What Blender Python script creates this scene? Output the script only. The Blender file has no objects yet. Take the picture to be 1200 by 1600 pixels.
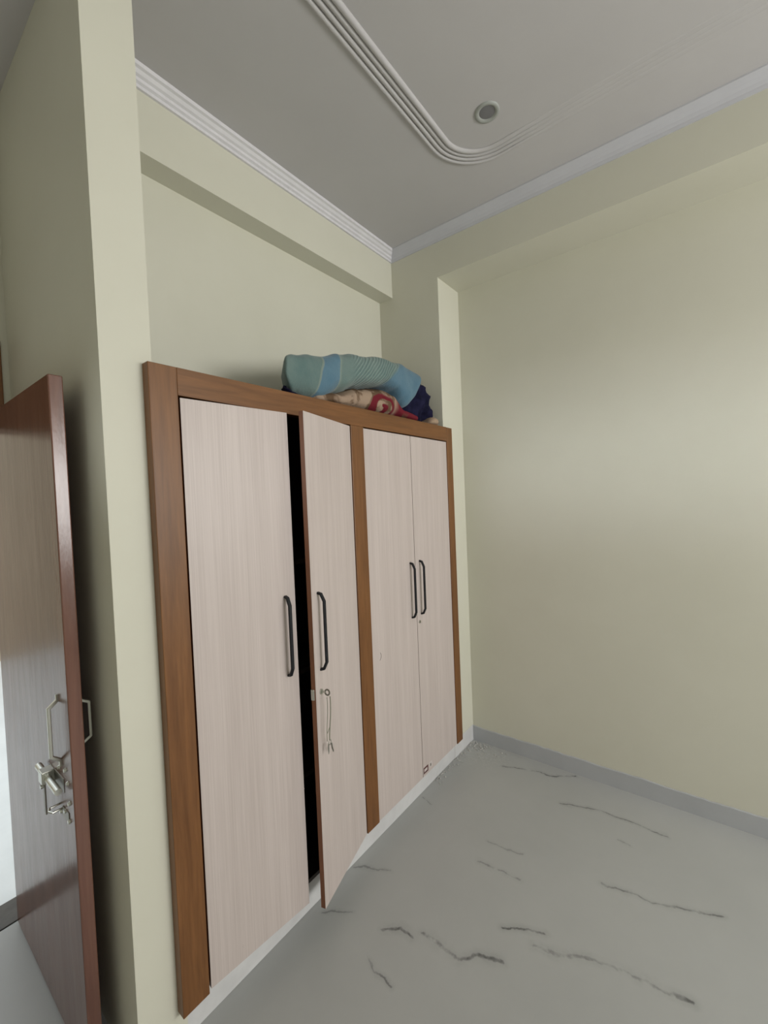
import bpy, bmesh, math, random
from mathutils import Vector, Matrix, noise

# ------------------------------------------------------------------ camera, world, lights, exposure
scene = bpy.context.scene
C = scene.collection
random.seed(4)

cam_data = bpy.data.cameras.new('camera')
cam = bpy.data.objects.new('camera', cam_data)
C.objects.link(cam)
cam_data.sensor_fit = 'HORIZONTAL'
cam_data.sensor_width = 36.0
cam_data.lens = 36.0 * 665.5 / 1200.0
cam_data.clip_start = 0.02
_r = Vector((0.78925842, 0.61270603, -0.04077341))
_u = Vector((0.01540418, 0.04662326, 0.99879376))
_f = Vector((-0.61386795, 0.78893447, -0.02735957))
cam.matrix_world = Matrix(((_r.x, _u.x, -_f.x, 1.2499), (_r.y, _u.y, -_f.y, 0.0), (_r.z, _u.z, -_f.z, 1.6), (0, 0, 0, 1)))
scene.camera = cam

world = bpy.data.worlds.new('sky')
scene.world = world
world.use_nodes = True
world.node_tree.nodes['Background'].inputs[0].default_value = (0.88, 0.95, 1.0, 1)
world.node_tree.nodes['Background'].inputs[1].default_value = 1.95

def area(name, loc, rot, sx, sy, power, col, spread=180):
    l = bpy.data.lights.new(name, 'AREA')
    l.shape = 'RECTANGLE'; l.size = sx; l.size_y = sy
    l.energy = power; l.color = col; l.spread = math.radians(spread)
    o = bpy.data.objects.new(name, l); C.objects.link(o)
    o.location = loc; o.rotation_euler = rot
    return o
# daylight entering by the window in the wall opposite the wardrobe
WX = 4.3
area('window_daylight', (WX - 0.02, 1.35, 1.85), (0, math.radians(90), 0), 1.05, 1.9, 88, (1.0, 0.985, 0.955))

# added narrow light behind the camera, makes the soft band on the far wall
YF = -1.45
area('added_band_light', (1.15, YF + 0.02, 1.80), (math.radians(90), 0, 0), 2.3, 0.16, 0.95, (0.92, 0.97, 1.0), 19)

scene.view_settings.view_transform = 'Standard'
scene.view_settings.look = 'None'
scene.view_settings.exposure = 0.0
scene.view_settings.gamma = 1.0
scene.view_settings.use_curve_mapping = False

# ------------------------------------------------------------------ material helpers
class NT:
    def __init__(s, name):
        s.m = bpy.data.materials.new(name); s.m.use_nodes = True
        s.t = s.m.node_tree; s.b = s.t.nodes['Principled BSDF']
    def n(s, kind, **kw):
        x = s.t.nodes.new(kind)
        for k, v in kw.items(): setattr(x, k, v)
        return x
    def put(s, sock, v):
        if isinstance(v, bpy.types.NodeSocket): s.t.links.new(v, sock)
        else:
            if isinstance(v, (tuple, list)) and len(v) == 3 and sock.type == 'RGBA': v = (*v, 1)
            sock.default_value = v
    def math(s, op, a, b=0.0, c=None, clamp=False):
        x = s.n('ShaderNodeMath', operation=op, use_clamp=clamp)
        s.put(x.inputs[0], a); s.put(x.inputs[1], b)
        if c is not None: s.put(x.inputs[2], c)
        return x.outputs[0]
    def vmath(s, op, a, b=(0, 0, 0)):
        x = s.n('ShaderNodeVectorMath', operation=op)
        s.put(x.inputs[0], a); s.put(x.inputs[1], b)
        return x.outputs['Value'] if op in ('DOT_PRODUCT', 'LENGTH', 'DISTANCE') else x.outputs[0]
    def coord(s, scale=None):
        o = s.n('ShaderNodeTexCoord').outputs['Object']
        return s.vmath('MULTIPLY', o, scale) if scale else o
    def noise(s, vec, scale=5, detail=4, rough=0.55, dist=0.0):
        x = s.n('ShaderNodeTexNoise')
        s.put(x.inputs['Vector'], vec); x.inputs['Scale'].default_value = scale
        x.inputs['Detail'].default_value = detail; x.inputs['Roughness'].default_value = rough
        x.inputs['Distortion'].default_value = dist
        return x.outputs['Fac'], x.outputs['Color']
    def ramp(s, fac, lo, hi, clamp=True):
        x = s.n('ShaderNodeMapRange', clamp=clamp)
        s.put(x.inputs[0], fac); s.put(x.inputs[1], lo); s.put(x.inputs[2], hi)
        return x.outputs[0]
    def sstep(s, fac, lo, hi):
        x = s.n('ShaderNodeMapRange', interpolation_type='SMOOTHSTEP')
        s.put(x.inputs[0], fac); s.put(x.inputs[1], lo); s.put(x.inputs[2], hi)
        return x.outputs[0]
    def mix(s, fac, a, b):
        x = s.n('ShaderNodeMix', data_type='RGBA')
        s.put(x.inputs[0], fac); s.put(x.inputs[6], a); s.put(x.inputs[7], b)
        return x.outputs[2]
    def sep(s, v):
        x = s.n('ShaderNodeSeparateXYZ'); s.put(x.inputs[0], v); return x.outputs
    def bump(s, h, strength=0.2, dist=0.002):
        x = s.n('ShaderNodeBump'); x.inputs['Strength'].default_value = strength
        x.inputs['Distance'].default_value = dist; s.put(x.inputs['Height'], h)
        s.put(s.b.inputs['Normal'], x.outputs[0])
    def out(s, col, rough=0.6, spec=0.5, metal=0.0):
        s.put(s.b.inputs['Base Color'], col); s.put(s.b.inputs['Roughness'], rough)
        s.b.inputs['Specular IOR Level'].default_value = spec
        s.b.inputs['Metallic'].default_value = metal
        return s.m

def paint(name, c1, c2, rough=0.7, scale=3.0, bump=0.08, spec=0.3):
    t = NT(name); v = t.coord()
    f, _ = t.noise(v, scale, 5, 0.6)
    g, _ = t.noise(v, 90, 3, 0.6)
    t.bump(g, bump, 0.002)
    return t.out(t.mix(t.ramp(f, 0.3, 0.7), c1, c2), rough, spec)

def wood(name, c1, c2, stretch, rough=0.4, spec=0.5, bump=0.1):
    t = NT(name); v = t.coord(stretch)
    f, _ = t.noise(v, 1.0, 7, 0.62, 0.6)
    g, _ = t.noise(v, 4.0, 4, 0.6)
    t.bump(g, bump, 0.001)
    k = t.math('ADD', t.math('MULTIPLY', f, 0.7), t.math('MULTIPLY', g, 0.3))
    return t.out(t.mix(t.ramp(k, 0.36, 0.64), c1, c2), rough, spec)

def plain(name, col, rough=0.5, spec=0.5, metal=0.0, var=0.12, scale=40):
    t = NT(name); f, _ = t.noise(t.coord(), scale, 3)
    lo = tuple(x * (1 - var) for x in col)
    return t.out(t.mix(f, lo, col), t.math('ADD', rough - 0.04, t.math('MULTIPLY', f, 0.08)), spec, metal)

M = {}
M['wall'] = paint('cream_wall_paint', (0.648, 0.638, 0.540), (0.678, 0.668, 0.570), 0.55, 2.0, 0.06)
M['ceiling'] = paint('white_ceiling_paint', (0.535, 0.523, 0.53), (0.565, 0.553, 0.56), 0.75, 2.0, 0.08)
M['cornice'] = paint('white_plaster_trim', (0.70, 0.69, 0.72), (0.76, 0.75, 0.78), 0.7, 14.0, 0.25)
M['cove'] = paint('pale_cove_plaster', (0.565, 0.57, 0.61), (0.595, 0.60, 0.64), 0.75, 6.0, 0.08)
M['outside_wall'] = paint('white_courtyard_paint', (0.46, 0.39, 0.29), (0.52, 0.44, 0.33), 0.7, 2.0)
M['plinth'] = paint('plinth_white', (0.60, 0.60, 0.61), (0.70, 0.70, 0.71), 0.5, 9.0, 0.15)
M['frame_v'] = wood('brown_wood_upright', (0.130, 0.050, 0.012), (0.215, 0.090, 0.026), (34, 34, 2.2), 0.42)
M['frame_h'] = wood('brown_wood_rail', (0.130, 0.050, 0.012), (0.215, 0.090, 0.026), (34, 2.2, 34), 0.42)
M['edge'] = wood('brown_edge_band', (0.16, 0.058, 0.026), (0.22, 0.085, 0.038), (40, 40, 3), 0.45)
t = NT('varnished_door_wood')
v = t.coord()
f, _ = t.noise(t.vmath('MULTIPLY', v, (26, 26, 1.4)), 1.0, 7, 0.62, 0.6)
g, _ = t.noise(t.vmath('MULTIPLY', v, (14, 14, 3.0)), 1.0, 5, 0.65)
t.bump(g, 0.5, 0.003)
M['entry'] = t.out(t.mix(t.ramp(f, 0.36, 0.64), (0.120, 0.052, 0.036), (0.180, 0.082, 0.056)), t.math('ADD', 0.14, t.math('MULTIPLY', g, 0.18)), 0.6)
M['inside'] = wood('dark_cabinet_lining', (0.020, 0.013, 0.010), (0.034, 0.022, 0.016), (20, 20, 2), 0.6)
M['black'] = plain('black_handle_metal', (0.014, 0.015, 0.019), 0.45, 0.25)
M['steel'] = plain('brushed_steel', (0.62, 0.63, 0.58), 0.32, 0.5, 1.0)
M['dark_steel'] = plain('tarnished_steel', (0.30, 0.29, 0.26), 0.42, 0.5, 1.0)
M['threshold'] = paint('dark_threshold_stone', (0.055, 0.052, 0.050), (0.09, 0.085, 0.08), 0.3, 20, 0.05, 0.5)
M['string'] = plain('dull_green_string', (0.26, 0.26, 0.20), 0.8, 0.2)
M['lamp_ring'] = plain('grey_green_lamp_ring', (0.40, 0.42, 0.40), 0.45)
M['lamp_lens'] = plain('unlit_lamp_lens', (0.20, 0.20, 0.215), 0.3)
M['sticker_dark'] = plain('maroon_sticker', (0.10, 0.030, 0.030), 0.5)
M['sticker_light'] = plain('pale_sticker', (0.66, 0.60, 0.58), 0.5)
M['pencil'] = plain('pencil_mark', (0.16, 0.14, 0.13), 0.7, 0.2)
M['white_frame'] = plain('white_window_frame', (0.72, 0.72, 0.70), 0.4)
M['dust'] = plain('plaster_crumbs', (0.55, 0.54, 0.52), 0.9, 0.2)
M['beige'] = paint('beige_cloth', (0.33, 0.24, 0.17), (0.42, 0.31, 0.22), 0.95, 20, 0.3, 0.1)

t = NT('window_glass')
t.b.inputs['Transmission Weight'].default_value = 1.0
M['glass'] = t.out((0.9, 0.95, 0.95), 0.05, 0.5)

# off-white laminate with fine vertical lines
t = NT('white_laminate')
v = t.coord()
f, _ = t.noise(t.vmath('MULTIPLY', v, (260, 260, 2.5)), 1.0, 3, 0.6)
g, _ = t.noise(t.vmath('MULTIPLY', v, (22, 22, 0.7)), 1.0, 4, 0.6)
s, _ = t.noise(t.vmath('MULTIPLY', v, (30, 30, 9)), 1.0, 3, 0.6)
k = t.math('ADD', t.math('MULTIPLY', f, 0.6), t.math('MULTIPLY', g, 0.4))
col = t.mix(t.ramp(k, 0.35, 0.65), (0.500, 0.430, 0.405), (0.610, 0.535, 0.508))
col = t.mix(t.math('MULTIPLY', t.ramp(s, 0.70, 0.80), 0.35), col, (0.30, 0.26, 0.24))
t.bump(f, 0.05, 0.0005)
M['laminate'] = t.out(col, 0.42, 0.4)

# grey marble-look floor: veins are laid along measured polylines on the floor
VEINS = [
 (1.0, 0.0050, [(0.226, 2.345), (0.331, 2.394), (0.435, 2.415), (0.513, 2.427), (0.60, 2.488)]),
 (0.9, 0.0050, [(0.592, 2.228), (0.764, 2.275), (0.89, 2.28), (1.058, 2.278)]),
 (1.0, 0.0055, [(0.40, 1.662), (0.523, 1.673), (0.59, 1.678)]),
 (1.0, 0.0075, [(0.244, 1.178), (0.295, 1.221), (0.354, 1.22)]),
 (1.0, 0.0080, [(0.376, 1.25), (0.456, 1.252), (0.517, 1.256), (0.568, 1.301), (0.649, 1.331)]),
 (1.0, 0.0065, [(0.604, 1.441), (0.673, 1.482), (0.735, 1.507)]),
 (0.95, 0.0075, [(0.721, 1.442), (0.792, 1.462), (0.902, 1.521), (0.958, 1.536), (1.05, 1.544), (1.167, 1.563)]),
 (0.8, 0.0060, [(0.86, 1.848), (1.035, 1.871), (1.155, 1.915), (1.25, 1.956)]),
 (0.8, 0.0040, [(0.23, 1.077), (0.322, 1.054), (0.385, 1.048)]),
 (0.6, 0.0045, [(-0.03, 1.325), (0.117, 1.398)]),
 (0.45, 0.0045, [(0.389, 1.778), (0.543, 1.808)]),
 (0.6, 0.0040, [(-0.016, 1.861), (0.048, 1.835)]),
 (0.5, 0.0040, [(0.873, 2.13), (0.925, 2.122)]),
 (0.6, 0.0045, [(0.014, 1.097), (0.108, 1.16)]),
 (0.7, 0.0070, [(1.45, 0.9), (1.8, 1.2), (2.3, 1.25)]),
 (0.7, 0.0060, [(0.5, 0.2), (0.8, 0.45), (1.3, 0.5)]),
]
t = NT('grey_marble_floor')
v = t.coord()
_, wc = t.noise(v, 9.0, 5, 0.65)
wob = t.vmath('MULTIPLY', t.vmath('SUBTRACT', wc, (0.5, 0.5, 0.5)), (0.055, 0.055, 0.0))
p = t.vmath('ADD', v, wob)
p = t.vmath('MULTIPLY', p, (1, 1, 0))
brk, _ = t.noise(v, 7.0, 4, 0.7)
total = None
def vein_segment(a, b, wdt, amt):
    ax, ay = a; bx, by = b
    d = (bx - ax, by - ay, 0); L2 = d[0] ** 2 + d[1] ** 2
    q = t.vmath('SUBTRACT', p, (ax, ay, 0))
    h = t.math('DIVIDE', t.vmath('DOT_PRODUCT', q, d), L2, clamp=True)
    hv = t.n('ShaderNodeVectorMath', operation='SCALE'); hv.inputs[0].default_value = d
    t.t.links.new(h, hv.inputs['Scale'])
    dist = t.vmath('DISTANCE', q, hv.outputs[0])
    core = t.math('MULTIPLY', t.math('SUBTRACT', 1.0, t.sstep(dist, wdt * 0.15, wdt * 1.3)), amt)
    halo = t.math('MULTIPLY', t.math('SUBTRACT', 1.0, t.sstep(dist, 0.0, wdt * 4.5)), amt * 0.22)
    return t.math('MAXIMUM', core, halo)
for amt, wdt, pts in VEINS:
    for a, b in zip(pts, pts[1:]):
        s_ = vein_segment(a, b, wdt, amt)
        total = s_ if total is None else t.math('MAXIMUM', total, s_)
total = t.math('MULTIPLY', total, t.ramp(brk, 0.37, 0.58))
c1, _ = t.noise(v, 1.3, 5, 0.6)
base = t.mix(t.ramp(c1, 0.3, 0.7), (0.395, 0.404, 0.400), (0.445, 0.454, 0.448))
col = t.mix(t.math('MULTIPLY', total, 0.85, clamp=True), base, (0.060, 0.062, 0.064))
# pale plaster dust trodden in the corner by the wardrobe
dd = t.vmath('DISTANCE', t.vmath('MULTIPLY', v, (1, 1, 0)), (0.10, 2.40, 0))
dn, _ = t.noise(v, 55, 4, 0.75)
dm = t.math('MULTIPLY', t.math('SUBTRACT', 1.0, t.sstep(dd, 0.02, 0.22)), t.ramp(dn, 0.50, 0.62))
col = t.mix(t.math('MULTIPLY', dm, 0.35), col, (0.62, 0.62, 0.60))
dn2, _ = t.noise(v, 38, 4, 0.75, 0.5)
dm2 = t.math('MULTIPLY', t.math('SUBTRACT', 1.0, t.sstep(dd, 0.02, 0.25)), t.ramp(dn2, 0.62, 0.70))
col = t.mix(t.math('MULTIPLY', dm2, 0.6), col, (0.14, 0.14, 0.14))
M['floor'] = t.out(col, t.math('ADD', 0.34, t.math('MULTIPLY', c1, 0.12)), 0.4)

t = NT('grey_skirting_tile')
f, _ = t.noise(t.coord(), 5, 5, 0.6)
M['skirting'] = t.out(t.mix(t.ramp(f, 0.3, 0.7), (0.43, 0.445, 0.465), (0.475, 0.49, 0.51)), 0.45, 0.4)
M['outside_floor'] = paint('pale_courtyard_marble', (0.70, 0.73, 0.74), (0.80, 0.83, 0.84), 0.35, 3.0, 0.02, 0.4)

# teal blanket: muted sea green with light blue panels and pale piping between them
t = NT('teal_blanket_cloth')
v = t.coord(); x_, y_, z_ = t.sep(v)[:3]
wv, _ = t.noise(v, 5, 3)
wy = t.math('ADD', y_, t.math('MULTIPLY', t.math('SUBTRACT', wv, 0.5), 0.03))
e1 = t.math('SUBTRACT', wy, t.math('MULTIPLY_ADD', z_, 0.35, -0.290))     # > 0 to the right of the first seam
e2 = t.math('SUBTRACT', wy, -0.140)
e3 = t.math('SUBTRACT', wy, t.math('MULTIPLY_ADD', z_, 1.0, 0.030))
blue = t.math('MAXIMUM', t.math('MULTIPLY', t.sstep(e1, -0.004, 0.004), t.math('SUBTRACT', 1.0, t.sstep(e2, -0.004, 0.004))), t.sstep(e3, -0.01, 0.02))
line = None
for e in (e1, e2):
    l = t.math('SUBTRACT', 1.0, t.sstep(t.math('ABSOLUTE', e), 0.002, 0.008))
    line = l if line is None else t.math('MAXIMUM', line, l)
pl, _ = t.noise(v, 120, 3, 0.7)
big, _ = t.noise(v, 9, 3)
green = t.mix(t.ramp(big, 0.3, 0.7), (0.110, 0.178, 0.175), (0.165, 0.230, 0.215))
bl = t.mix(t.ramp(big, 0.3, 0.7), (0.080, 0.165, 0.235), (0.118, 0.210, 0.275))
col = t.mix(blue, green, bl)
col = t.mix(t.math('MULTIPLY', line, 0.6), col, (0.27, 0.31, 0.25))
rib = t.math('SINE', t.math('MULTIPLY', t.math('ADD', wy, t.math('MULTIPLY', z_, -0.8)), 330))
ribm = t.math('MULTIPLY', t.sstep(e2, 0.06, 0.12), t.math('SUBTRACT', 1.0, t.sstep(e3, -0.02, 0.03)))
rr = t.math('MULTIPLY', rib, ribm)
col = t.mix(t.math('MULTIPLY', t.ramp(rr, 0.2, 1.0), 0.35), col, (0.42, 0.52, 0.46))
h = t.math('ADD', t.math('MULTIPLY', pl, 0.5), t.math('MULTIPLY', rr, 0.35))
t.bump(h, 0.8, 0.006)
M['teal'] = t.out(col, 0.95, 0.1)
t.b.inputs['Sheen Weight'].default_value = 0.25

# fleece blanket: cream and brown blotches with a red swirl
t = NT('patterned_fleece')
v = t.coord(); _, wc = t.noise(v, 7, 3)
p = t.vmath('ADD', v, t.vmath('MULTIPLY', t.vmath('SUBTRACT', wc, (.5, .5, .5)), (0.06, 0.06, 0.06)))
f, _ = t.noise(p, 11, 3, 0.5, 0.4)
pl, _ = t.noise(v, 150, 3, 0.7)
col = t.mix(t.sstep(f, 0.46, 0.56), (0.135, 0.085, 0.052), (0.36, 0.265, 0.195))
x_, y_, z_ = t.sep(p)[:3]
qy = t.math('SUBTRACT', y_, 0.150); qz = t.math('SUBTRACT', z_, 0.026)
r = t.math('SQRT', t.math('ADD', t.math('POWER', qy, 2.0), t.math('POWER', t.math('MULTIPLY', qz, 1.5), 2.0)))
ang = t.math('ARCTAN2', qz, qy)
sw = t.math('SINE', t.math('ADD', t.math('MULTIPLY', r, 78), ang))
red = t.math('MULTIPLY', t.sstep(sw, -0.45, 0.05), t.math('SUBTRACT', 1.0, t.sstep(r, 0.085, 0.115)))
right = t.math('MULTIPLY', t.sstep(y_, 0.235, 0.29), t.sstep(f, 0.36, 0.46))
red = t.math('MAXIMUM', red, right)
col = t.mix(red, col, (0.155, 0.018, 0.028))
t.bump(pl, 0.5, 0.004)
M['fleece'] = t.out(col, 0.95, 0.1)

t = NT('navy_cloth')
v = t.coord(); f, _ = t.noise(v, 20, 4); pl, _ = t.noise(v, 140, 3)
t.bump(pl, 0.4, 0.003)
M['navy'] = t.out(t.mix(t.ramp(f, 0.35, 0.65), (0.006, 0.006, 0.022), (0.016, 0.015, 0.048)), 0.9, 0.15)

# ------------------------------------------------------------------ mesh helpers
def link(name, me, mat, parent=None, loc=(0, 0, 0), smooth=False):
    o = bpy.data.objects.new(name, me); C.objects.link(o)
    if mat is not None: me.materials.append(mat)
    o.location = loc
    if parent is not None: o.parent = parent
    if smooth:
        for pg in me.polygons: pg.use_smooth = True
    return o

def tag(o, label, cat=None, kind=None, group=None):
    o['label'] = label
    if cat: o['category'] = cat
    if kind: o['kind'] = kind
    if group: o['group'] = group
    return o

def empty(name, loc):
    o = bpy.data.objects.new(name, None); C.objects.link(o); o.location = loc
    o.empty_display_size = 0.05
    return o

def mesh_from(verts, faces, name='m'):
    me = bpy.data.meshes.new(name); me.from_pydata([tuple(v) for v in verts], [], faces); me.update()
    return me

def bm_mesh(bm, name='m'):
    bmesh.ops.recalc_face_normals(bm, faces=bm.faces)
    me = bpy.data.meshes.new(name); bm.to_mesh(me); bm.free(); return me

def bm_box(bm, a, b, bev=0.0, seg=2):
    new = bmesh.ops.create_cube(bm, size=1.0)['verts']
    for v in new:
        v.co = Vector(((a[i] + b[i]) / 2 + v.co[i] * (b[i] - a[i]) for i in range(3)))
    if bev > 0:
        es = list({e for v in new for e in v.link_edges})
        bmesh.ops.bevel(bm, geom=es, offset=bev, segments=seg, affect='EDGES', profile=0.5)

def box_mesh(a, b, bev=0.0, seg=2, org=(0, 0, 0)):
    bm = bmesh.new()
    bm_box(bm, [a[i] - org[i] for i in range(3)], [b[i] - org[i] for i in range(3)], bev, seg)
    return bm_mesh(bm)

def boxes_mesh(lst, bev=0.0, org=(0, 0, 0)):
    bm = bmesh.new()
    for a, b in lst: bm_box(bm, [a[i] - org[i] for i in range(3)], [b[i] - org[i] for i in range(3)], bev)
    return bm_mesh(bm)

def sweep(path, section, closed=False, up=None, fade=None):
    """sweep a closed 2D section (n, m) along a path; n = side direction, m = up direction"""
    pts = [Vector(q) for q in path]; N = len(pts); K = len(section)
    up = Vector(up or (0, 0, 1)); verts = []; faces = []
    for i, q in enumerate(pts):
        if closed: a, b = pts[i - 1], pts[(i + 1) % N]
        else: a, b = pts[max(i - 1, 0)], pts[min(i + 1, N - 1)]
        t1 = (q - a).normalized() if (q - a).length > 1e-9 else None
        t2 = (b - q).normalized() if (b - q).length > 1e-9 else None
        tt = ((t1 or t2) + (t2 or t1)).normalized()
        k = 1.0
        if t1 and t2: k = 1.0 / max(0.4, math.sqrt(max(0.0, (1 + t1.dot(t2)) / 2)))
        n = tt.cross(up)
        n = n.normalized() if n.length > 1e-6 else Vector((1, 0, 0))
        m = n.cross(tt).normalized()
        if abs(m.dot(up)) > abs(n.dot(up)) : pass
        fd = fade[i] if fade else 1.0
        for (s1, s2) in section: verts.append(q + n * s1 * k + m * s2 * fd)
    R = N if closed else N - 1
    for i in range(R):
        j = (i + 1) % N
        for c in range(K):
            d = (c + 1) % K
            faces.append((i * K + c, i * K + d, j * K + d, j * K + c))
    if not closed:
        faces.append(tuple(range(K))[::-1]); faces.append(tuple((N - 1) * K + c for c in range(K)))
    me = mesh_from(verts, faces)
    bm = bmesh.new(); bm.from_mesh(me); bmesh.ops.recalc_face_normals(bm, faces=bm.faces); bm.to_mesh(me); bm.free()
    return me

def circle(r, n=10): return [(r * math.cos(2 * math.pi * i / n), r * math.sin(2 * math.pi * i / n)) for i in range(n)]

def tube(path, r, n=10, closed=False):
    up = (0, 0, 1)
    d = Vector(path[-1]) - Vector(path[0])
    span = [max(q[i] for q in path) - min(q[i] for q in path) for i in range(3)]
    k = span.index(min(span)); up = [(1, 0, 0), (0, 1, 0), (0, 0, 1)][k]
    return sweep(path, circle(r, n), closed, up)

def cyl_mesh(p0, p1, r0, r1=None, n=20, caps=True):
    r1 = r0 if r1 is None else r1
    p0, p1 = Vector(p0), Vector(p1); d = (p1 - p0).normalized()
    a = d.orthogonal().normalized(); b = d.cross(a); vs = []; fs = []
    for i in range(n):
        th = 2 * math.pi * i / n; e = a * math.cos(th) + b * math.sin(th)
        vs += [p0 + e * r0, p1 + e * r1]
    for i in range(n):
        j = (i + 1) % n; fs.append((2 * i, 2 * j, 2 * j + 1, 2 * i + 1))
    if caps: fs.append(tuple(2 * i for i in range(n))[::-1]); fs.append(tuple(2 * i + 1 for i in range(n)))
    return mesh_from(vs, fs)

# ------------------------------------------------------------------ the setting
XF, XN, XB = -0.035, -0.4757, -0.3705      # pillar faces, recessed wall, beam face
YP1, YP1B, YP2, D = 0.4472, 0.5823, 2.262, 2.5165
ZC, ZBEAM, ZBB = 3.172, 2.897, 2.914
XD0, XD1 = -1.09, -0.95                     # wall with the entrance doorway
YS = -0.80

def struct(name, me, mat, label, cat):
    o = link(name, me, mat); return tag(o, label, cat, 'structure')

struct('floor', box_mesh((XD1, YF - 0.12, -0.10), (WX + 0.12, D + 0.12, 0)), M['floor'], 'pale grey marble-look floor with dark broken veins', 'floor')
struct('ceiling', box_mesh((XD1, YF - 0.12, ZC), (WX + 0.12, D + 0.12, ZC + 0.12)), M['ceiling'], 'plain white painted ceiling above the wardrobe', 'ceiling')
struct('wall_left', boxes_mesh([((XN - 0.12, YP1B, 0), (XN, YP2, ZC)), ((XN, YP1B, ZBEAM), (XB, YP2, ZC))]), M['wall'], 'cream recessed wall above the wardrobe with a shallow beam', 'wall')
struct('wall_corner_pillar', box_mesh((XN - 0.12, YP2, 0), (XF, D, ZC)), M['wall'], 'cream corner pillar beside the far end of the wardrobe', 'pillar')
struct('wall_back', boxes_mesh([((XF, D, 0), (WX + 0.12, D + 0.12, ZC)), ((XF, YP2, ZBB), (WX, D, ZC))]), M['wall'], 'cream far wall with a deep beam under the ceiling', 'wall')
struct('wall_entrance_side', box_mesh((XD1, YP1, 0), (XF, YP1B, ZC)), M['wall'], 'cream pillar wall between the wooden door and the wardrobe', 'wall')
wy0, wy1, wz0, wz1 = 0.40, 2.30, 1.32, 2.38
struct('wall_right', boxes_mesh([((WX, YF, 0), (WX + 0.12, wy0, ZC)), ((WX, wy1, 0), (WX + 0.12, D, ZC)), ((WX, wy0, 0), (WX + 0.12, wy1, wz0)), ((WX, wy0, wz1), (WX + 0.12, wy1, ZC))]), M['wall'], 'cream wall holding the window, opposite the wardrobe', 'wall')
struct('wall_front', boxes_mesh([((XF, YF - 0.12, 0), (WX + 0.12, YF, 1.70)), ((XF, YF - 0.12, 1.90), (WX + 0.12, YF, ZC)), ((XF, YF - 0.12, 1.70), (-0.02, YF, 1.90)), ((2.32, YF - 0.12, 1.70), (WX + 0.12, YF, 1.90))]), M['wall'], 'cream wall facing the far wall across the room', 'wall')
struct('wall_passage', boxes_mesh([((XD1, YS - 0.12, 0), (XF, YS, ZC)), ((XF - 0.12, YF, 0), (XF, YS - 0.12, ZC))]), M['wall'], 'cream wall on the far side of the entrance passage', 'wall')
DH = 1.985
struct('wall_doorway', boxes_mesh([((XD0, 0.425, 0), (XD1, YP1B, ZC)), ((XD0, YS - 0.12, 0), (XD1, -0.46, ZC)), ((XD0, -0.46, DH), (XD1, 0.425, ZC))]), M['wall'], 'cream wall pierced by the entrance doorway', 'wall')
struct('trim_3', boxes_mesh([((XD0 - 0.01, -0.46, 0.0), (XD1 + 0.008, -0.41, DH)), ((XD0 - 0.01, -0.46, DH - 0.045), (XD1 + 0.008, 0.425, DH + 0.30))], 0.003), M['frame_v'], 'brown wooden frame and head panel of the entrance doorway', 'door frame')
struct('trim_4', box_mesh((XD0, -0.41, -0.09), (XD1 - 0.003, 0.425, 0.004), 0.002), M['threshold'], 'dark stone threshold strip under the doorway', 'threshold')
struct('floor_courtyard', box_mesh((-5.0, -3.0, -0.1), (XD0, 3.6, 0)), M['outside_floor'], 'bright pale marble floor seen past the wooden door', 'floor')
struct('wall_courtyard', boxes_mesh([((-5.12, -3.0, 0), (-5.0, 3.6, 3.3)), ((-5.0, -3.12, 0), (XD0, -3.0, 3.3)), ((-5.0, 3.6, 0), (XD0, 3.72, 3.3))]), M['outside_wall'], 'beige wall around the daylit courtyard', 'wall')

# window opposite the wardrobe: frame, mullion, sill, panes
w = empty('window_1', (WX + 0.06, (wy0 + wy1) / 2, wz0)); tag(w, 'white framed window opposite the wardrobe', 'window', 'structure')
og = tuple(w.location)
fw = 0.05
for a, b in (((WX + .03, wy0, wz0), (WX + .09, wy0 + fw, wz1)), ((WX + .03, wy1 - fw, wz0), (WX + .09, wy1, wz1)), ((WX + .03, wy0 + fw, wz0), (WX + .09, wy1 - fw, wz0 + fw)), ((WX + .03, wy0 + fw, wz1 - fw), (WX + .09, wy1 - fw, wz1)), ((WX + .035, 1.325, wz0 + fw), (WX + .085, 1.375, wz1 - fw))):
    link('frame_bar', box_mesh(a, b, 0.004, 2, og), M['white_frame'], w)
for a, b in ((wy0 + fw, 1.325), (1.375, wy1 - fw)):
    link('pane', box_mesh((WX + .058, a, wz0 + fw), (WX + .062, b, wz1 - fw), 0, 2, og), M['glass'], w)

w = empty('added_ventilator', (1.15, YF - 0.06, 1.70)); tag(w, 'added white framed ventilator slot, assumed source of the far wall light band', 'window', 'structure')  # unseen opening, added to go with the band light
og = tuple(w.location)
for a, b in (((-0.02, YF - .09, 1.70), (2.32, YF - .03, 1.72)), ((-0.02, YF - .09, 1.88), (2.32, YF - .03, 1.90)), ((-0.02, YF - .09, 1.72), (0.0, YF - .03, 1.88)), ((2.30, YF - .09, 1.72), (2.32, YF - .03, 1.88))):
    link('frame_bar', box_mesh(a, b, 0.003, 2, og), M['white_frame'], w)
link('pane', box_mesh((0.0, YF - .062, 1.72), (2.30, YF - .058, 1.88), 0, 2, og), M['glass'], w)

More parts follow.
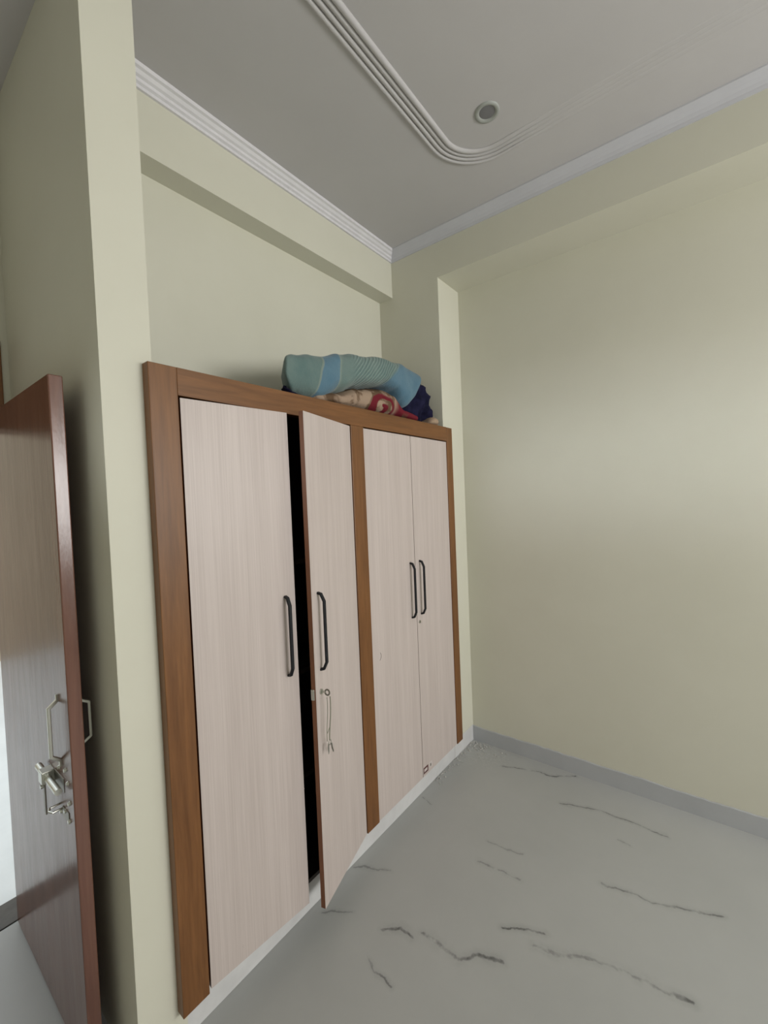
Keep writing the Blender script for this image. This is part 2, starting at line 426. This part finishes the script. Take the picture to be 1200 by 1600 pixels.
# cornice strips under the ceiling: stepped plaster profile swept along each beam
prof = [(0, 0), (0.010, 0.0), (0.010, 0.012), (0.020, 0.016), (0.022, 0.026), (0.032, 0.030), (0.040, 0.040), (0.050, 0.043), (0.052, 0.056), (0.0, 0.056)]
cove = [(0, 0), (0.006, 0.0), (0.010, 0.014), (0.018, 0.027), (0.030, 0.038), (0.044, 0.046), (0.052, 0.050), (0.052, 0.056), (0.0, 0.056)]
def cornice(name, p0, p1, axis, label, cut0=0, cut1=1, prof=prof, mat='cornice'):
    # p0 -> p1 along the wall foot of the cornice, axis = direction away from the wall; ends mitred
    p0, p1, ax = Vector(p0), Vector(p1), Vector(axis); d = (p1 - p0).normalized()
    vs = []; K = len(prof)
    for q, sgn, c in ((p0, 1, cut0), (p1, -1, cut1)):
        for (n, z) in prof: vs.append(q + ax * n + Vector((0, 0, z)) + d * (n * sgn * c))
    fs = [(i, (i + 1) % K, K + (i + 1) % K, K + i) for i in range(K)] + [tuple(range(K))[::-1], tuple(range(K, 2 * K))]
    me = mesh_from(vs, fs); bm = bmesh.new(); bm.from_mesh(me); bmesh.ops.recalc_face_normals(bm, faces=bm.faces); bm.to_mesh(me); bm.free()
    return struct(name, me, M[mat], label, 'cornice')
cornice('trim_1', (XB, YP1B, ZC - 0.056), (XB, YP2, ZC - 0.056), (1, 0, 0), 'stepped white plaster cornice above the wardrobe beam', 0, 1)
cornice('trim_2', (XB, YP2, ZC - 0.056), (WX, YP2, ZC - 0.056), (0, -1, 0), 'plain white plaster cove along the far beam', 1, 0, cove, 'cove')

# four half-round plaster ribs in a rounded rectangle on the ceiling
tr = empty('trim_5', (0.8, 1.2, ZC)); tag(tr, 'four parallel raised plaster ribs curving across the ceiling', 'moulding', 'structure')
def rounded_loop(x0, y0, x1, y1, r, n=14):
    pts = []
    for cx, cy, a0 in ((x1 - r, y1 - r, 0), (x0 + r, y1 - r, 90), (x0 + r, y0 + r, 180), (x1 - r, y0 + r, 270)):
        for i in range(n + 1):
            a = math.radians(a0 + 90 * i / n); pts.append((cx + r * math.cos(a), cy + r * math.sin(a)))
    return pts
for k in range(4):
    o_ = 0.022 * k; r_ = 0.012 if k == 3 else 0.0095
    lp_ = rounded_loop(0.272 + o_, -0.75 + o_, 2.55 - o_, 1.955 - o_, 0.235 - o_)
    dense = []
    for (xa, ya), (xb_, yb_) in zip(lp_, lp_[1:] + lp_[:1]):
        nn = max(1, int(math.hypot(xb_ - xa, yb_ - ya) / 0.06))
        dense += [(xa + (xb_ - xa) * i / nn, ya + (yb_ - ya) * i / nn) for i in range(nn)]
    pts = [(x - 0.8, y - 1.2, 0.0005) for x, y in dense]
    sec = [(r_ * math.cos(math.pi * i / 8), -r_ * 0.95 * math.sin(math.pi * i / 8)) for i in range(9)]
    fd = []
    for x, y, z in pts:
        g_ = max(0.0, min(1.0, (x + 0.8 - 0.42) / 0.36)); far = y + 1.2 > 1.6 or x + 0.8 > 2.0
        fd.append(1.0 - 0.85 * g_ * g_ * (3 - 2 * g_) if far else 1.0)
    link('rib', sweep(pts, sec, True, None, fd), M['ceiling'], tr, smooth=True)

# grey skirting at the foot of the far wall, its top edge painted unevenly
nx = 160; vs = []; fs = []
for i in range(nx + 1):
    x = XF + (WX - XF) * i / nx
    h = 0.094 + 0.006 * noise.noise(Vector((x * 9, 0.3, 1))) + 0.004 * noise.noise(Vector((x * 30, 2.3, 1)))
    vs += [(x, D - 0.007, 0), (x, D - 0.007, h - 0.003), (x, D - 0.004, h), (x, D + 0.001, h)]
for i in range(nx):
    for c in range(3): fs.append((4 * i + c, 4 * (i + 1) + c, 4 * (i + 1) + c + 1, 4 * i + c + 1))
struct('baseboard_back', mesh_from(vs, fs), M['skirting'], 'grey tile skirting with an uneven top along the far wall', 'skirting')
struct('baseboard_corner', box_mesh((XF, YP2 + 0.001, 0), (XF + 0.002, D - 0.007, 0.100), 0.0008), M['plinth'], 'short whitish skirting piece between wardrobe and far wall', 'skirting')

# ------------------------------------------------------------------ built-in wardrobe
W0 = (-0.2, 1.4, 0.0)
wd = tag(empty('wardrobe', W0), 'built-in wardrobe with brown wooden frame and four off-white laminate doors', 'wardrobe')
yL, yR, zT, zt2, zB = 0.5548, 2.3067, 2.018, 1.9356, 0.1089
y0, y1, yc0, yc1 = 0.6374, 2.2384, 1.3949, 1.4795
def wpart(name, a, b, mat, bev=0.0, label=None):
    o = link(name, box_mesh(a, b, bev, 2, W0), mat, wd)
    if label: o['label'] = label
    return o
wpart('stile', (XF + 0.0005, yL, zB - 0.004), (0.0, y0, zT), M['frame_v'], 0.002)
wpart('stile', (XF + 0.0005, y1, zB), (0.0, yR, zT), M['frame_v'], 0.003)
wpart('stile', (XF + 0.0005, yc0, zB), (0.0, yc1, zt2), M['frame_v'], 0.002)
wpart('top_rail', (XF + 0.0005, y0, zt2), (0.0, y1, zT), M['frame_h'], 0.0008)
wpart('plinth', (XN + 0.001, YP1B, 0.001), (XF, YP2, zB - 0.004), M['plinth'])
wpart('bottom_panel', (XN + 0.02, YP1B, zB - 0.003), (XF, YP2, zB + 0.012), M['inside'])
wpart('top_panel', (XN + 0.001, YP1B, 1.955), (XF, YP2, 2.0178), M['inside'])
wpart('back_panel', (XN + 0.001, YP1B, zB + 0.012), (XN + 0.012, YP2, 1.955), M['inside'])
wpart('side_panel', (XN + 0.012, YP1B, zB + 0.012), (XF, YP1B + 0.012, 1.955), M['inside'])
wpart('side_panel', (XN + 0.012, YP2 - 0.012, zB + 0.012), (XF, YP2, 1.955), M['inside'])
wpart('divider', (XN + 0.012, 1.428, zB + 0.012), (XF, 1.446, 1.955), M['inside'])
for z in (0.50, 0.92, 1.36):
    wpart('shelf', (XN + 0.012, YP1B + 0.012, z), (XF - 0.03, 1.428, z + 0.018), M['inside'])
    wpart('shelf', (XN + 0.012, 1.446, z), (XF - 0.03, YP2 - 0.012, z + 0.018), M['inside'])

def handle_mesh(length=0.285, off=0.031, wdt=0.013, th=0.009):
    # flat black bar bent back to the door at both ends; local x = away from the door, z = up
    h = length / 2
    path = [(0, 0, h), (off * 0.45, 0, h - 0.004), (off - th / 2, 0, h - 0.030), (off - th / 2, 0, -h + 0.030), (off * 0.45, 0, -h + 0.004), (0, 0, -h)]
    a, b = wdt / 2, th / 2
    sec = [(-b, -a + .002), (-b, a - .002), (-b + .002, a), (b - .002, a), (b, a - .002), (b, -a + .002), (b - .002, -a), (-b + .002, -a)]
    return sweep(path, sec, False, (0, 1, 0))
DT = 0.019
def door(hinge_y, width, sgn, angle, lock):
    # mesh origin on the hinge line; local y runs from the hinge, x towards the room
    H0, H1 = zB + 0.002, zt2 - 0.0055
    o = bpy.data.objects.new('door', None)
    ya, yb = sorted((0.0, sgn * width))
    o = link('door', box_mesh((-0.0012, ya, H0), (0.0, yb, H1)), M['laminate'], wd, (-0.004 - W0[0], hinge_y - W0[1], 0))
    o.rotation_euler = (0, 0, angle)
    link('core', box_mesh((-DT, ya + 0.0003, H0 + 0.0003), (-0.0012, yb - 0.0003, H1 - 0.0003)), M['edge'], o)['label'] = 'brown edge band around the door panel'
    hy = sgn * (width - 0.042)
    hd = link('handle', handle_mesh(), M['black'], o, (0, hy, 1.127)); hd['label'] = 'black bar pull handle'
    if lock:
        lk = link('lock_cylinder', cyl_mesh((0, 0, 0), (0.004, 0, 0), 0.009, 0.008), M['steel'], o, (0, sgn * (width - 0.022), 0.945))
        link('keyhole', box_mesh((0.003, -0.0012, -0.005), (0.0046, 0.0012, 0.005)), M['black'], o, (0, sgn * (width - 0.022), 0.945))
    return o
ys = 1.8590
wdt12 = (yc0 - y0 - 0.012) / 2
A1, A2 = -math.radians(5.6), math.radians(16.2)
door1 = door(y0 + 0.007, wdt12, 1, A1, False)
door2 = door(yc0 - 0.003, wdt12, -1, A2, False)
door3 = door(yc1 + 0.002, ys - 0.0018 - yc1 - 0.002, 1, 0.0, False)
door4 = door(y1 - 0.003, y1 - 0.003 - ys - 0.0018, -1, 0.0, True)
# door 2: lock bolt plate on its edge, lock body with key
fy = -wdt12
link('lock_bolt', box_mesh((-0.020, fy - 0.004, -0.020), (-0.006, fy + 0.03, 0.020), 0.003), M['steel'], door2, (0, 0, 0.905))['label'] = 'pale metal lock bolt on the door edge'
link('lock_cylinder', cyl_mesh((0, 0, 0), (0.005, 0, 0), 0.010, 0.009), M['steel'], door2, (0, fy + 0.034, 0.905))
# magnetic catch inside under the rail
wpart('magnet_catch', (-0.075, 1.03, 1.925), (-0.050, 1.055, 1.940), M['steel'], 0.003)
# sticker on the last door
sy = -(y1 - 0.003 - ys - 0.0018)
link('sticker', boxes_mesh([((0, sy + 0.004, 0.124), (0.0006, sy + 0.050, 0.133)), ((0, sy + 0.004, 0.148), (0.0006, sy + 0.050, 0.157)), ((0, sy + 0.041, 0.133), (0.0006, sy + 0.050, 0.148)), ((0, sy + 0.004, 0.133), (0.0006, sy + 0.010, 0.148))]), M['sticker_dark'], door4)['label'] = 'small maroon bordered sticker'
link('sticker', box_mesh((0, sy + 0.010, 0.133), (0.0005, sy + 0.041, 0.148)), M['sticker_light'], door4)
link('sticker', box_mesh((0, sy + 0.064, 0.128), (0.0005, sy + 0.092, 0.160)), M['sticker_light'], door4)
link('printed_mark', box_mesh((0.0005, sy + 0.070, 0.135), (0.0009, sy + 0.080, 0.150)), M['dark_steel'], door4)
# stray pencil stroke on the third door
link('pencil_mark', tube([(0.0, 0.057 + 0.010 * math.sin(a) - 0.006 * (a / 3), 0.885 - 0.012 * a) for a in [i * 0.3 for i in range(11)]], 0.0011, 6), M['pencil'], door3)

# ------------------------------------------------------------------ keys hanging from the lock of the open door
R2 = Matrix.Translation((-0.004, yc0 - 0.003, 0)) @ Matrix.Rotation(A2, 4, 'Z')
kp = R2 @ Vector((0.012, fy + 0.034, 0.905))
K = tag(empty('door_key', kp), 'steel key in the open wardrobe door with a second key dangling on string', 'key')
K.rotation_euler = (0, 0, A2)
link('key_shank', box_mesh((-0.012, -0.0012, -0.004), (0.008, 0.0012, 0.004), 0.0008), M['steel'], K)
bow = [(0.015 + 0.009 * math.cos(a), 0, 0.010 * math.sin(a)) for a in [2 * math.pi * i / 24 for i in range(24)]]
link('key_bow', sweep(bow, [(-0.0028, -0.0011), (0.0028, -0.0011), (0.0028, 0.0011), (-0.0028, 0.0011)], True, (0, 1, 0)), M['dark_steel'], K)
def wire(pts, r=0.0011): return tube(pts, r, 6)
cr = []
for i in range(15):
    f = i / 14; cr.append((0.026 - 0.010 * f, 0.004 * math.sin(f * 5) + 0.004 * f, -0.014 - 0.165 * f))
link('string', wire(cr, 0.0022), M['string'], K)
cr = [(0.020 - 0.006 * i / 8, -0.012 + 0.003 * math.sin(i * 0.7), -0.012 - 0.163 * i / 8) for i in range(9)]
link('string', wire(cr, 0.0015), M['string'], K)
link('string', wire([(0.018, 0.001, -0.130), (0.016, -0.006, -0.140), (0.015, -0.012, -0.147)], 0.0012), M['string'], K)
ring = [(0.016, 0.009 * math.cos(a) + 0.001, -0.186 + 0.009 * math.sin(a)) for a in [2 * math.pi * i / 20 for i in range(20)]]
link('key_ring', tube(ring, 0.0014, 6, True), M['steel'], K)
def flat(poly, x, th=0.0016):
    vs = [(x - th / 2, a, b) for a, b in poly] + [(x + th / 2, a, b) for a, b in poly]; n = len(poly)
    return mesh_from(vs, [tuple(range(n))[::-1], tuple(range(n, 2 * n))] + [(i, (i + 1) % n, n + (i + 1) % n, n + i) for i in range(n)])
link('spare_key', flat([(-0.010, -0.190), (-0.004, -0.188), (-0.002, -0.205), (-0.004, -0.222), (-0.008, -0.226), (-0.011, -0.205)], 0.014), M['steel'], K)
link('spare_key', flat([(0.004, -0.190), (0.010, -0.192), (0.014, -0.210), (0.022, -0.228), (0.017, -0.231), (0.008, -0.212)], 0.019), M['dark_steel'], K)

# ------------------------------------------------------------------ entrance door, swung open in front of the pillar wall
YD, TH = 0.363, 0.034
XH, XE = -0.935, -0.150
dr = tag(empty('door_1', (XH, YD, 0)), 'varnished brown wooden door standing open beside the wardrobe', 'door', 'structure')
og = tuple(dr.location)
link('leaf', box_mesh((XH, YD, 0.010), (XE, YD + TH, 1.975), 0.003, 2, og), M['entry'], dr)
for z in (0.25, 1.0, 1.75):
    link('hinge', cyl_mesh((XH - 0.006 - og[0], YD + 0.034 + 0.004 - og[1], z - 0.05), (XH - 0.006 - og[0], YD + 0.038 - og[1], z + 0.05), 0.006), M['dark_steel'], dr)
def pull(x, y, sgn, z0, z1, proj, name):
    # D pull of flat strip: flat tab on the door, sloped arm, straight grip, sloped arm, tab
    path = [(x, y - sgn * 0.0015, z1 + 0.004), (x, y - sgn * 0.0015, z1 - 0.012), (x, y - sgn * proj, z1 - 0.030), (x, y - sgn * proj, z0 + 0.030), (x, y - sgn * 0.0015, z0 + 0.012), (x, y - sgn * 0.0015, z0 - 0.004)]
    path = [tuple(q[i] - og[i] for i in range(3)) for q in path]
    return link(name, sweep(path, [(-0.0045, -0.003), (-0.003, -0.0045), (0.003, -0.0045), (0.0045, -0.003), (0.0045, 0.003), (0.003, 0.0045), (-0.003, 0.0045), (-0.0045, 0.003)], False, (1, 0, 0)), M['steel'], dr)
pull(-0.236, YD, 1, 0.885, 1.083, 0.023, 'handle')['label'] = 'steel strip pull handle facing the room'
pull(-0.205, YD + TH, -1, 0.918, 1.078, 0.030, 'handle')['label'] = 'steel pull handle on the hidden face of the door'
# sliding bolt (aldrop) below the handle
bl = link('bolt_latch', cyl_mesh((-0.405 - og[0], 0.346 - og[1], 0.828), (-0.215 - og[0], 0.346 - og[1], 0.820), 0.0095), M['steel'], dr); bl['label'] = 'steel sliding bolt latch'
def lp(name, me, mat): return link(name, me, mat, bl)
lp('back_plate', box_mesh((-0.36, YD - 0.0012, 0.805), (-0.225, YD + 0.0005, 0.845), 0.0006, 2, og), M['dark_steel'])
lp('bracket', box_mesh((-0.345, 0.331, 0.809), (-0.308, YD, 0.846), 0.002, 2, og), M['steel'])
lp('hasp', box_mesh((-0.335, 0.338, 0.715), (-0.318, 0.342, 0.815), 0.001, 2, og), M['dark_steel'])
lp('hasp_knob', cyl_mesh((-0.326 - og[0], 0.330 - og[1], 0.80), (-0.326 - og[0], 0.342 - og[1], 0.80), 0.006), M['steel'])
for zz, xx in ((0.752, -0.225), (0.735, -0.265), (0.735, -0.195), (0.79, -0.185), (0.845, -0.19), (0.878, -0.205), (0.866, -0.262)):
    lp('screw', cyl_mesh((xx - og[0], YD - 0.005 - og[1], zz), (xx - og[0], YD + 0.001 - og[1], zz), 0.005, 0.007, 12), M['steel'])
lp('lower_plate', box_mesh((-0.250, YD - 0.002, 0.728), (-0.195, YD + 0.0005, 0.758), 0.001, 2, og), M['dark_steel'])
lp('staple', tube([(x - og[0], y - og[1], 0.745) for x, y in ((-0.29, YD), (-0.29, YD - 0.022), (-0.275, YD - 0.028), (-0.26, YD - 0.022), (-0.26, YD))], 0.003, 8), M['steel'])

# ------------------------------------------------------------------ recessed ceiling lamp, switched off
L = tag(empty('ceiling_light', (0.537, 1.712, ZC)), 'small round recessed ceiling lamp, unlit, beside the curved ribs', 'lamp')
def lathe(prof_, n=40):
    vs = []; fs = []; k = len(prof_)
    for i in range(n):
        a = 2 * math.pi * i / n
        vs += [(r * math.cos(a), r * math.sin(a), z) for r, z in prof_]
    for i in range(n):
        j = (i + 1) % n
        for c in range(k - 1): fs.append((i * k + c, j * k + c, j * k + c + 1, i * k + c + 1))
    return mesh_from(vs, fs)
link('ring', lathe([(0.050, 0.0), (0.049, -0.004), (0.043, -0.006), (0.036, -0.005), (0.032, -0.001)]), M['lamp_ring'], L, smooth=True)
link('lens', lathe([(0.033, -0.001), (0.020, -0.0025), (0.0001, -0.003)]), M['lamp_lens'], L, smooth=True)

# ------------------------------------------------------------------ folded blankets on top of the wardrobe
def interp(st, y):
    for a, b in zip(st, st[1:]):
        if y <= b[0]:
            f = (y - a[0]) / (b[0] - a[0]); f = max(0, min(1, f)); f = f * f * (3 - 2 * f)
            return [a[i] + (b[i] - a[i]) * f for i in range(len(a))]
    return list(st[-1])
def blanket(name, st, mat, label, cat, base, shear=0.0, n=90, k=56, amp=0.006, freq=9, power=3.2, seed=0.0, cap=0.035, folds=0, skew=0.0):
    """soft pile: cross-sections (x front/back, z bottom/top) lofted along y, with rounded ends and wrinkles"""
    ya, yb = st[0][0], st[-1][0]; vs = []; fs = []
    for i in range(n + 1):
        y = ya + (yb - ya) * i / n
        _, zb, zt, xf, xb = interp(st, y)
        e = min(y - ya, yb - y) / cap
        sc = math.sqrt(max(0.0, 1 - (1 - min(1, e)) ** 2)) * 0.94 + 0.06
        cz, hz, cx, hx = (zb + zt) / 2, (zt - zb) / 2 * sc, (xf + xb) / 2, (xf - xb) / 2 * (0.6 + 0.4 * sc)
        for j in range(k):
            a = 2 * math.pi * j / k; c, s_ = math.cos(a), math.sin(a)
            px = cx + hx * math.copysign(abs(c) ** (2 / power), c)
            pz = cz + hz * math.copysign(abs(s_) ** (2 / power), s_)
            q = Vector((px * freq, y * freq, pz * freq + seed))
            d = noise.noise(q) * amp + noise.noise(q * 2.7) * amp * 0.5
            if folds: d += 0.5 * amp * math.sin(folds * (pz + 0.35 * px + 0.25 * y) + 3 * noise.noise(q * 0.6))
            nx_, nz_ = c, s_
            py = y + shear * (pz - 2.08) * max(0.0, min(1.0, (y - (ya + yb) / 2) / ((yb - ya) / 2))) ** 2 + noise.noise(q * 1.3 + Vector((5, 1, 2))) * amp
            py += skew * max(0.0, 1 - (y - ya) / 0.5) * max(0.0, -0.02 - px)
            pz2 = max(pz + nz_ * d, base + 0.0008)
            vs.append((px + nx_ * d - ORG[0], py - ORG[1], pz2 - base))
    for i in range(n):
        for j in range(k):
            m = (j + 1) % k; fs.append((i * k + j, i * k + m, (i + 1) * k + m, (i + 1) * k + j))
    fs.append(tuple(range(k))[::-1]); fs.append(tuple(n * k + j for j in range(k)))
    me = mesh_from(vs, fs); bm = bmesh.new(); bm.from_mesh(me); bmesh.ops.recalc_face_normals(bm, faces=bm.faces); bm.to_mesh(me); bm.free()
    o = link(name, me, mat, None, (ORG[0], ORG[1], base), True)
    return tag(o, label, cat)
ORG = (-0.20, 1.5)
TOP = 2.0185
blanket('teal_blanket', [(1.045, 2.066, 2.172, -0.020, -0.30), (1.10, 2.036, 2.190, -0.012, -0.34), (1.25, 2.026, 2.232, -0.012, -0.37), (1.37, 2.085, 2.258, -0.008, -0.37),
    (1.50, 2.130, 2.285, -0.004, -0.37), (1.68, 2.165, 2.315, -0.002, -0.37), (1.755, 2.155, 2.322, -0.002, -0.37), (1.80, 2.105, 2.322, -0.002, -0.37), (1.85, 2.070, 2.318, -0.004, -0.37), (1.90, 2.070, 2.300, -0.008, -0.36)],
    M['teal'], 'thick teal and light blue blanket folded on top of the wardrobe', 'blanket', TOP, 0.80, 120, 64, 0.010, 8, 3.6, 0.0, 0.030, 0, 0.85)
blanket('patterned_blanket', [(1.22, TOP, 2.060, -0.04, -0.30), (1.36, TOP, 2.080, -0.022, -0.31), (1.50, TOP, 2.126, -0.016, -0.31), (1.68, TOP, 2.160, -0.012, -0.31), (1.76, TOP, 2.145, -0.012, -0.31), (1.83, TOP, 2.075, -0.012, -0.30), (1.99, TOP, 2.062, -0.020, -0.28)],
    M['fleece'], 'cream and brown fleece blanket with a red swirl, under the teal blanket', 'blanket', TOP, 0.0, 80, 48, 0.006, 12, 2.8, 7.0, 0.03)
blanket('navy_cloth', [(1.050, TOP, 2.078, -0.012, -0.30), (1.12, TOP, 2.045, -0.03, -0.32), (1.30, TOP, 2.030, -0.10, -0.36), (1.80, TOP, 2.05, -0.10, -0.36), (1.93, TOP, 2.16, -0.045, -0.36), (2.03, TOP, 2.265, -0.030, -0.36), (2.10, TOP, 2.285, -0.035, -0.36), (2.15, TOP, 2.20, -0.04, -0.35), (2.185, TOP, 2.11, -0.05, -0.33)],
    M['navy'], 'crumpled dark navy cloth bunched at the end of the blanket pile', 'cloth', TOP, 0.0, 120, 60, 0.020, 18, 2.6, 3.0, 0.03, 70, 0.85)
blanket('beige_cloth', [(2.10, TOP, 2.050, -0.016, -0.16), (2.16, TOP, 2.075, -0.012, -0.2), (2.22, TOP, 2.060, -0.03, -0.2)],
    M['beige'], 'small beige cloth beneath the navy cloth, next to the corner pillar', 'cloth', TOP, 0.0, 24, 24, 0.006, 22, 2.6, 5.0, 0.025)

# ------------------------------------------------------------------ plaster crumbs swept against the wardrobe foot
bm = bmesh.new()
for i in range(190):
    a = random.random()
    if i < 100: x, y = XF + 0.004 + abs(random.gauss(0, 0.02)), random.uniform(2.0, 2.49)
    else: x, y = XF + 0.01 + abs(random.gauss(0, 0.11)), 2.49 - abs(random.gauss(0, 0.05))
    r = random.uniform(0.0015, 0.0056)
    res = bmesh.ops.create_icosphere(bm, subdivisions=1, radius=r)
    for v_ in res['verts']:
        v_.co = Vector((v_.co.x * random.uniform(.7, 1.3) + x, v_.co.y * random.uniform(.7, 1.3) + y, max(0.0, v_.co.z * 0.7 + r * 0.5) + 0.0002))
o = link('plaster_debris', bm_mesh(bm), M['dust'])
tag(o, 'loose plaster crumbs scattered in the floor corner by the wardrobe', 'debris', 'stuff')
